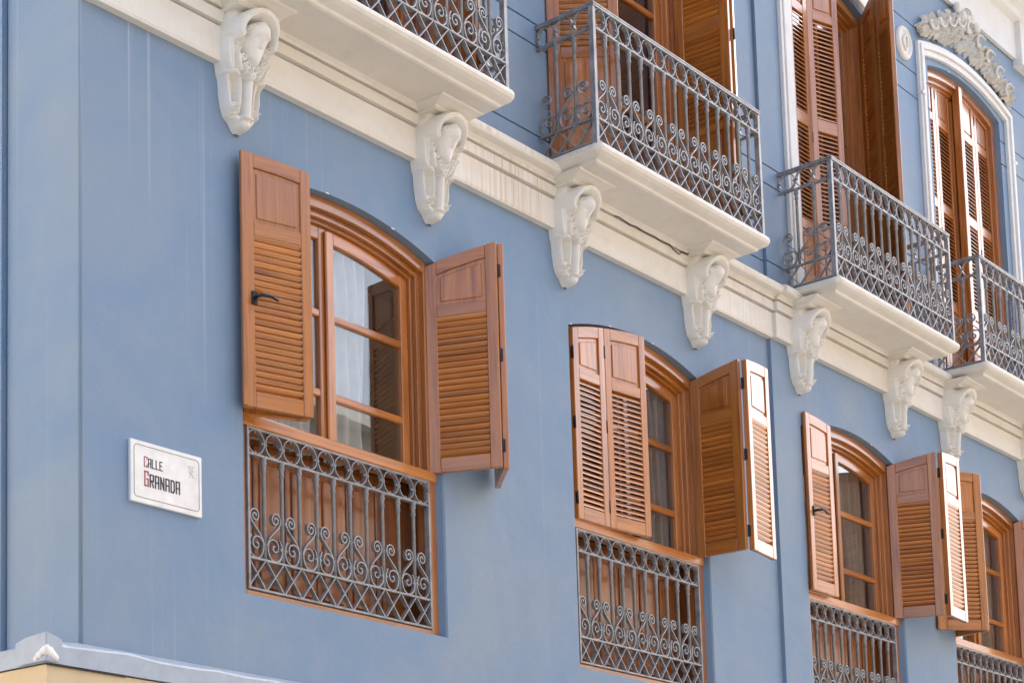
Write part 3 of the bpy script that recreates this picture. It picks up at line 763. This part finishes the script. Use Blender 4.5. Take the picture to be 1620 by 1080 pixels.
# ------------------------------------------------------------------ corbels (carved relief: a height field standing off the wall)
import numpy as np
def corbel_mesh():
    nx, nz = 132, 250; wx, hz = 0.172, 0.648
    xs_ = np.linspace(-wx, wx, nx + 1); vs_ = np.linspace(0, hz, nz + 1)
    X_, V_ = np.meshgrid(xs_, vs_); A = np.abs(X_)
    tab = lambda t: np.interp(V_, [p[0] for p in t], [p[1] for p in t])
    wv = tab([(0, .140), (.05, .155), (.15, .160), (.25, .166), (.32, .152), (.35, .146), (.38, .134), (.46, .130), (.53, .116), (.575, .098), (.60, .062), (.63, .040), (.648, .020)])
    g_ = tab([(0, .120), (.10, .125), (.22, .105), (.32, .078), (.42, .058), (.55, .046), (.60, .040), (.648, .012)])
    H = g_.copy()
    def disc(cx, cv, r, base, amp, sx=1.0, sv=1.0, mirror=True):
        nonlocal H
        for sg in ((1, -1) if mirror and cx else (1,)):
            d = np.hypot((X_ - sg * cx) / sx, (V_ - cv) / sv) / r
            H = np.where(d < 1, np.maximum(H, base + amp * np.sqrt(np.clip(1 - d * d, 0, 1))), H)
    def rope(pts, mirror=True, groove=0.0):
        """raised roll along (x, v, radius, base, amp)"""
        nonlocal H
        P = np.array(pts, float)
        XX = A if mirror else X_
        best = np.full(XX.shape, 9.0); hh = np.zeros(XX.shape)
        for p, q in zip(P, P[1:]):
            d = q[:2] - p[:2]; L2 = (d ** 2).sum()
            t = np.clip(((XX - p[0]) * d[0] + (V_ - p[1]) * d[1]) / L2, 0, 1)
            dist = np.hypot(XX - p[0] - t * d[0], V_ - p[1] - t * d[1]); r = p[2] + (q[2] - p[2]) * t
            u = dist / r; top = p[3] + (q[3] - p[3]) * t + (p[4] + (q[4] - p[4]) * t) * np.sqrt(np.clip(1 - u * u, 0, 1))
            if groove: top = top - groove * np.exp(-(u / 0.22) ** 2)
            k = (u < 1) & (u < best); best = np.where(k, u, best); hh = np.where(k, top, hh)
        H = np.where(best < 1, np.maximum(H, hh), H)
    def volute(cx, cv, r, base, amp, turns, sense=1):
        nonlocal H
        d = np.hypot(A - cx, V_ - cv); th = np.arctan2(V_ - cv, (A - cx) * sense)
        ph = th + d / r * turns * 2 * np.pi
        f = base + amp * (0.5 + 0.5 * np.cos(ph)) * np.clip(1.25 - d / r, 0, 1) + 0.012 * np.clip(1 - d / r, 0, 1)
        H = np.where(d < r, np.maximum(H, f), H)
    # hollow behind the face
    dd = np.hypot(X_ / .115, (V_ - .165) / .115); H = np.where(dd < 1, H - .060 * np.sqrt(np.clip(1 - dd * dd, 0, 1)), H)
    # face, a smooth bent shield running to a point
    wf = np.interp(V_, [.075, .11, .16, .21, .26, .295, .31], [.035, .064, .076, .072, .050, .018, .004]); u = A / wf
    f = .104 + .062 * np.sqrt(np.clip(1 - u * u, 0, 1)) + .030 * np.exp(-((V_ - .125) / .05) ** 2) - .16 * (V_ - .14)
    f += .010 * np.exp(-(X_ / .012) ** 2) * (V_ > .15) * (V_ < .215) - .006 * np.exp(-((A - .03) / .014) ** 2 - ((V_ - .165) / .010) ** 2)
    H = np.where((u < 1) & (V_ > .075) & (V_ < .305), np.maximum(H, f), H)
    # rolled hood
    arc = [(.128 * math.cos(a), .135 - .112 * math.sin(a), .021 + .008 * math.sin(a), .128, .050 + .030 * math.sin(a)) for a in [R(d) for d in range(-20, 91, 10)]]
    rope(arc, groove=.010)
    arc = [(.150 * math.cos(a), .150 - .140 * math.sin(a), .016, .118, .036) for a in [R(d) for d in range(0, 91, 12)]]
    rope(arc)
    disc(0, .020, .030, .168, .036, 1.2, .8)
    # brow wreath
    for k in range(9):
        a = R(10 + 20 * k); disc(.074 * math.cos(a), .140 - .062 * math.sin(a), .0135, .138, .030, mirror=False)
    rope([(.070, .128, .006, .15, .02), (.035, .100, .006, .165, .02), (0, .094, .006, .17, .02)])
    volute(.098, .168, .032, .112, .030, 1.6, -1)
    volute(.106, .222, .024, .104, .026, 1.4, 1)
    # outer leaf on each flank, in two overlapping lengths
    rope([(.138, .120, .018, .085, .050), (.146, .190, .020, .080, .050), (.143, .255, .022, .070, .050), (.126, .312, .020, .060, .045), (.108, .345, .014, .050, .040)], groove=.012)
    rope([(.112, .236, .012, .090, .034), (.092, .285, .013, .082, .034), (.066, .330, .012, .074, .030)])
    disc(.118, .246, .017, .098, .034)
    # drilled flowers
    for fx, fv, r in ((-.074, .268, .024), (-.042, .304, .025), (.006, .322, .026), (.046, .296, .024), (.080, .262, .023), (-.004, .358, .026), (.030, .340, .018), (-.034, .338, .018)):
        base = .100 - .10 * (fv - .26)
        for k in range(5):
            a = 2 * math.pi * k / 5 + fx * 40; disc(fx + .55 * r * math.cos(a), fv + .55 * r * math.sin(a), r * .52, base, .026, mirror=False)
        hole = np.hypot(X_ - fx, V_ - fv); H = np.where(hole < .0075, base - .030, H)
    # lower half: lips, framed flutes, rod, volutes, tip
    rope([(.136, .352, .013, .058, .036), (.108, .346, .016, .064, .040), (.074, .360, .012, .062, .034)])
    zone = (V_ > .365) & (V_ < .575) & (A > .03) & (A < wv - .012)
    H = np.where(zone, H - .022, H)
    rope([(.128, .362, .012, .052, .030), (.124, .42, .012, .046, .030), (.112, .49, .012, .042, .028), (.100, .535, .012, .040, .024)])
    rope([(.062, .368, .010, .056, .034), (.050, .43, .010, .050, .032), (.046, .50, .010, .046, .028), (.052, .555, .010, .042, .024)])
    volute(.080, .536, .034, .052, .028, 1.5, 1)
    rope([(0, .368, .024, .070, .036), (0, .45, .024, .062, .034), (0, .575, .022, .054, .032)], mirror=False)
    rope([(.030, .582, .011, .054, .030), (0, .588, .012, .060, .032)])
    disc(0, .612, .040, .030, .046, 1.0, .85); disc(.052, .585, .026, .032, .030)
    H = g_ + (H - g_) * 1.32
    rnd_ = np.random.RandomState(4).rand(*H.shape); H = H + (rnd_ - .5) * .0012
    H = np.maximum(H, 0.004) * np.sqrt(np.clip(1 - (A / wv) ** 10, 0, 1))
    inside = A < wv
    K = H.copy(); K[1:-1, 1:-1] = (H[1:-1, 1:-1] * 8 + H[:-2, 1:-1] + H[2:, 1:-1] + H[1:-1, :-2] + H[1:-1, 2:]) / 12
    H = np.where(inside, K, 0.0)
    mb = MB()
    pts = [(float(X_[j, i]), -float(H[j, i]), -float(V_[j, i])) for j in range(nz + 1) for i in range(nx + 1)]
    fs = []
    for j in range(nz):
        for i in range(nx):
            if H[j:j+2, i:i+2].max() > 0: fs.append((j*(nx+1) + i, j*(nx+1) + i + 1, (j+1)*(nx+1) + i + 1, (j+1)*(nx+1) + i))
    mb.add(pts, fs, 0, True)
    top = pts[:nx + 1]; mb.add(top + [(x, 0.0, 0.0) for x, y, z in top], [(i, i + 1, nx + 2 + i, nx + 1 + i) for i in range(nx)])
    return mb.mesh('corbel', 'stucco')
ME_C = corbel_mesh()
def cap_mesh():
    mb = MB()
    # two stepped tiers with a hollow between, standing out from the cornice
    tiers = [(0.150, 0.165, -0.006), (0.156, 0.178, 0.004), (0.156, 0.178, 0.012), (0.164, 0.196, 0.019), (0.180, 0.226, 0.030), (0.196, 0.248, 0.036), (0.200, 0.254, 0.042), (0.200, 0.254, 0.052)]
    vs = []; fs = []
    for hw, d, z in tiers: vs += [(-hw, 0, z), (-hw, -d, z), (hw, -d, z), (hw, 0, z)]
    for i in range(len(tiers) - 1):
        for k in range(4): fs.append((4*i + k, 4*i + (k+1) % 4, 4*i + 4 + (k+1) % 4, 4*i + 4 + k))
    fs += [(3, 2, 1, 0)]; mb.add(vs, fs); return mb.mesh('corbel_cap', 'cream')
ME_CAP = cap_mesh()
for i, (cx, yy) in enumerate(((-0.03, 0), (1.617, 0), (3.028, 0), (4.640, 0), (6.10, YR), (7.70, YR), (8.735, YR), (10.40, YR))):
    o = link('corbel', ME_C, house, (cx, yy - 0.002, HZ + 2.960), scale=(1, 1, 0.915))
    link('corbel_cap', ME_CAP, o, (0, 0, 0.001))

# ------------------------------------------------------------------ door surrounds, medallion, crest
def surround(op, y0, outer, wd, zfoot, steps, label):
    a, b, sill, spr, rise = op; xa, xb = a - outer, b + outer; W_ = xb - xa
    mb = MB()
    for (i0, i1, t) in steps:
        za = spr + 0.13
        for (p, q) in ((xa + i0, xa + i1), (xb - i1, xb - i0)):
            mb.strip([(p, zfoot), (q, zfoot)], [(p, arch_z(p - xa, W_, za, 0.15) - i0), (q, arch_z(q - xa, W_, za, 0.15) - i0)], y0 - t, y0 + 0.002)
        lo = []; hi = []; N = 36
        for k in range(N + 1):
            x = xa + i1 + (W_ - 2 * i1) * k / N; zz = arch_z(x - xa, W_, za, 0.15); lo.append((x, zz - i1)); hi.append((x, zz - i0))
        mb.strip(lo, hi, y0 - t, y0 + 0.002)
    return part(mb, 'door_surround', 'white', 0.004, label)
surround(D4, YR, 0.235, 0.12, 3.10, ((0.0, 0.028, 0.030), (0.028, 0.075, 0.045), (0.075, 0.125, 0.028)), 'white moulded arched door surround under the leafy crest')
surround(D3, YR, 0.200, 0.15, 3.10, ((0.0, 0.035, 0.028), (0.035, 0.150, 0.040)), 'white moulded door surround beside the medallion')
for sx in (-1, 1):
    m = MB(); xx = (D4[0] + D4[1]) / 2 + sx * ((D4[1] - D4[0]) / 2 + 0.215)
    m.box(xx - 0.03, xx + 0.03, YR - 0.05, YR, 5.50, 5.53); part(m, 'surround_ear', 'white', 0.004)
# round medallion with a knotted relief
m = MB(); n = 40; vs = []; fs = []
rings = [(0.135, 0.0), (0.135, 0.018), (0.122, 0.030), (0.108, 0.030), (0.100, 0.014), (0.085, 0.012), (0.06, 0.018), (0.03, 0.022), (0.0, 0.024)]
for r, d in rings:
    for k in range(n):
        a = 2 * math.pi * k / n; vs.append((r * math.cos(a), -d, 1.05 * r * math.sin(a)))
for i in range(len(rings) - 1):
    for k in range(n): fs.append((i*n + k, i*n + (k+1) % n, (i+1)*n + (k+1) % n, (i+1)*n + k))
m.add(vs, fs, 0, True)
for k in range(3):
    a0 = k * 2.09
    m.tube([(0.05 * math.cos(a0 + t) * (0.4 + 0.6 * abs(math.sin(1.5 * t))) , -0.026, 0.062 * math.sin(a0 + t)) for t in [i * 0.35 for i in range(12)]], 0.010, 6)
mo = m.build('medallion', 'stucco', house, (8.315, YR, HZ + 5.865)); mo['label'] = 'round cream plaster medallion on the upper wall'
# leafy crest over the closed door: curled leaves built one by one into a carved spray
def leaf(mb, p, ang, L, wd, lift, curl, y0):
    nu, nv = 6, 4; vs = []; fs = []; ca, sa = math.cos(ang), math.sin(ang)
    for i in range(nu + 1):
        u = i / nu; w_ = wd * math.sin(math.pi * min(1.0, u * 0.86 + 0.12)) ** 0.8 * (1 + 0.18 * math.cos(u * 22))
        bend = curl * u * u
        for j in range(-nv, nv + 1):
            v = j / nv
            lx = L * u * math.cos(bend) - v * w_ * math.sin(bend); lz = L * u * math.sin(bend) + v * w_ * math.cos(bend)
            dep = y0 - lift * (0.35 + math.sin(u * 2.6)) * (1 - 0.55 * v * v) - 0.010 * math.cos(v * 9.4)
            vs.append((p[0] + ca * lx - sa * lz, dep, p[1] + sa * lx + ca * lz))
    m_ = 2 * nv + 1
    for i in range(nu):
        for j in range(2 * nv): fs.append((i*m_ + j, i*m_ + j + 1, (i+1)*m_ + j + 1, (i+1)*m_ + j))
    mb.add(vs, fs, 0, True)
crest = MB(); rr = random.Random(11); xm = (D4[0] + D4[1]) / 2
def base_z(x): return 6.135 - 0.15 * ((x - xm) / 1.0) ** 2
for k in range(520):
    u = rr.uniform(-1, 1); x = xm + 0.93 * u
    hmax = 0.40 * max(0.06, (1 - abs(u) ** 0.8)) + 0.12
    if 0.52 < abs(u) < 0.62: hmax *= 0.45
    zz = base_z(x) + 0.03 + rr.random() * hmax * 0.75
    ang = math.pi / 2 - u * 0.9 + rr.uniform(-0.7, 0.7)
    leaf(crest, (x, zz), ang, rr.uniform(0.04, 0.10), rr.uniform(0.008, 0.016), rr.uniform(0.014, 0.045), rr.uniform(-1.2, 1.2), YR - rr.uniform(0.0, 0.03))
for k in range(9):
    u = -0.9 + k * 0.225; x = xm + 0.9 * u; z = base_z(x) + 0.09 + 0.22 * (1 - abs(u))
    crest.tube([(cx, YR - 0.05 - 0.004 * i, cz) for i, (cx, cz) in enumerate(spiral(x, z, 0, 8.5 if u < 0 else -8.5, 0.062, 0.010, 20))], [0.015 - 0.0004 * i for i in range(21)], 6)
for k in range(5): crest.ball((xm + 0.10 * (k - 2), YR - 0.06, 6.52 + 0.03 * math.cos(k * 2.1)), (0.045, 0.035, 0.05))
part(crest, 'leaf_crest', 'stucco', label='carved cream spray of acanthus leaves over the arched door')

# ------------------------------------------------------------------ street sign
sx0, sx1, sz0, sz1 = -0.822, -0.328, 0.318, 0.618; ys = -0.018
sg = bpy.data.objects.new('street_sign', None); col.objects.link(sg); sg.location = (sx0, 0, sz0)
tag(sg, 'white enamel street name plate reading CALLE GRANADA on the blue wall', 'street sign')
SWD, SHT = sx1 - sx0, sz1 - sz0
q = MB(); q.box(0, SWD, ys, 0.001, 0, SHT); q.build('plate', 'tile', sg, bevel=0.003)
q = MB(); rad = 0.02; ins = 0.022; pts = []
for (cx, cz, a0) in ((SWD - ins - rad, SHT - ins - rad, 0), (ins + rad, SHT - ins - rad, 90), (ins + rad, ins + rad + 0.004, 180), (SWD - ins - rad, ins + rad + 0.004, 270)):
    for k in range(6): a = R(a0 + 18 * k); pts.append((cx + rad * math.cos(a), cz + rad * math.sin(a)))
q.flat(pts, 0.0022, ys - 0.0012, ys + 0.001, closed=True); q.build('border_line', 'ink', sg)
GL = {'C': [[(1, .82), (1, 1), (0, 1), (0, 0), (1, 0), (1, .18)]], 'A': [[(0, 0), (0, 1), (1, 1), (1, 0)], [(0, .45), (1, .45)]], 'L': [[(0, 1), (0, 0), (1, 0)]],
      'E': [[(1, 1), (0, 1), (0, 0), (1, 0)], [(0, .52), (.8, .52)]], 'G': [[(1, .8), (1, 1), (0, 1), (0, 0), (1, 0), (1, .48), (.55, .48)]],
      'R': [[(0, 0), (0, 1), (1, 1), (1, .5), (0, .5)], [(.45, .5), (1, 0)]], 'N': [[(0, 0), (0, 1)], [(0, 1), (1, 0)], [(1, 0), (1, 1)]],
      'D': [[(0, 0), (0, 1), (.7, 1), (1, .82), (1, .18), (.7, 0), (0, 0)]]}
def word(txt, x, z, hts, wds, gap, th):
    for i, ch in enumerate(txt):
        h, wd = hts[min(i, 1)], wds[min(i, 1)]
        q = MB()
        for ln in GL[ch]:
            for (p0, p1) in zip(ln, ln[1:]):
                ax_, az_, bx_, bz_ = p0[0] * wd, p0[1] * h, p1[0] * wd, p1[1] * h
                d = math.hypot(bx_ - ax_, bz_ - az_) or 1; ex, ez = (bx_ - ax_) / d * th / 2, (bz_ - az_) / d * th / 2
                q.flat([(ax_ - ex, az_ - ez), (bx_ + ex, bz_ + ez)], th * (1.0 if abs(ez) < abs(ex) else 1.25), ys - 0.0014, ys + 0.001)
        zz = z
        q.build('letter', 'red' if i == 0 else 'ink', sg, (x, 0, zz)); x += wd + gap
word('CALLE', 0.092, 0.180, (0.046, 0.041), (0.0175, 0.016), 0.0100, 0.0048)
word('GRANADA', 0.094, 0.088, (0.068, 0.057), (0.022, 0.0215), 0.0145, 0.0068)
q = MB()
for pth in ([(0, .055), (.03, .055), (.03, .045), (0, .045), (0, .055)], [(.006, .045), (.02, .03), (.034, .04), (.03, .028), (.01, .02)], [(.012, .02), (.03, .014), (.024, .004), (.04, .002)], [(.0, .03), (.016, .012), (.008, .0)]):
    q.flat(pth, 0.003, ys - 0.0012, ys + 0.001)
q.build('emblem', 'grey', sg, (0.398, 0, 0.186))
# bare plaster chips along the arrises of the window heads
for op, fr in ((W1, (0.42, 0.76)), (W2, (0.02, 0.30, 0.62)), (W3, (0.74,)), (D4, (0.30,))):
    yy = 0.0 if op in (W1, W2) else YR
    for f in fr:
        x = op[0] + (op[1] - op[0]) * f; z = arch_z(x - op[0], op[1] - op[0], op[3], op[4])
        q = MB(); q.ball((x, yy, z + 0.003), (random.uniform(0.010, 0.022), 0.003, 0.0045), 0, 8, 5); part(q, 'plaster_chip', 'chip')

# loose cable along the cornice
cb = MB(); rc = random.Random(9)
cb.tube([(3.55 + 0.045 * i, -0.066 - 0.004 * math.sin(i * 0.9), 2.966 + 0.006 * math.sin(i * 1.3) + rc.uniform(-.003, .003) - (0.022 if 15 < i < 19 else 0)) for i in range(23)], 0.0035, 6)
tag(cb.build('cable', 'black'), 'thin dark cable lying loosely along the cornice under a balcony', 'cable')
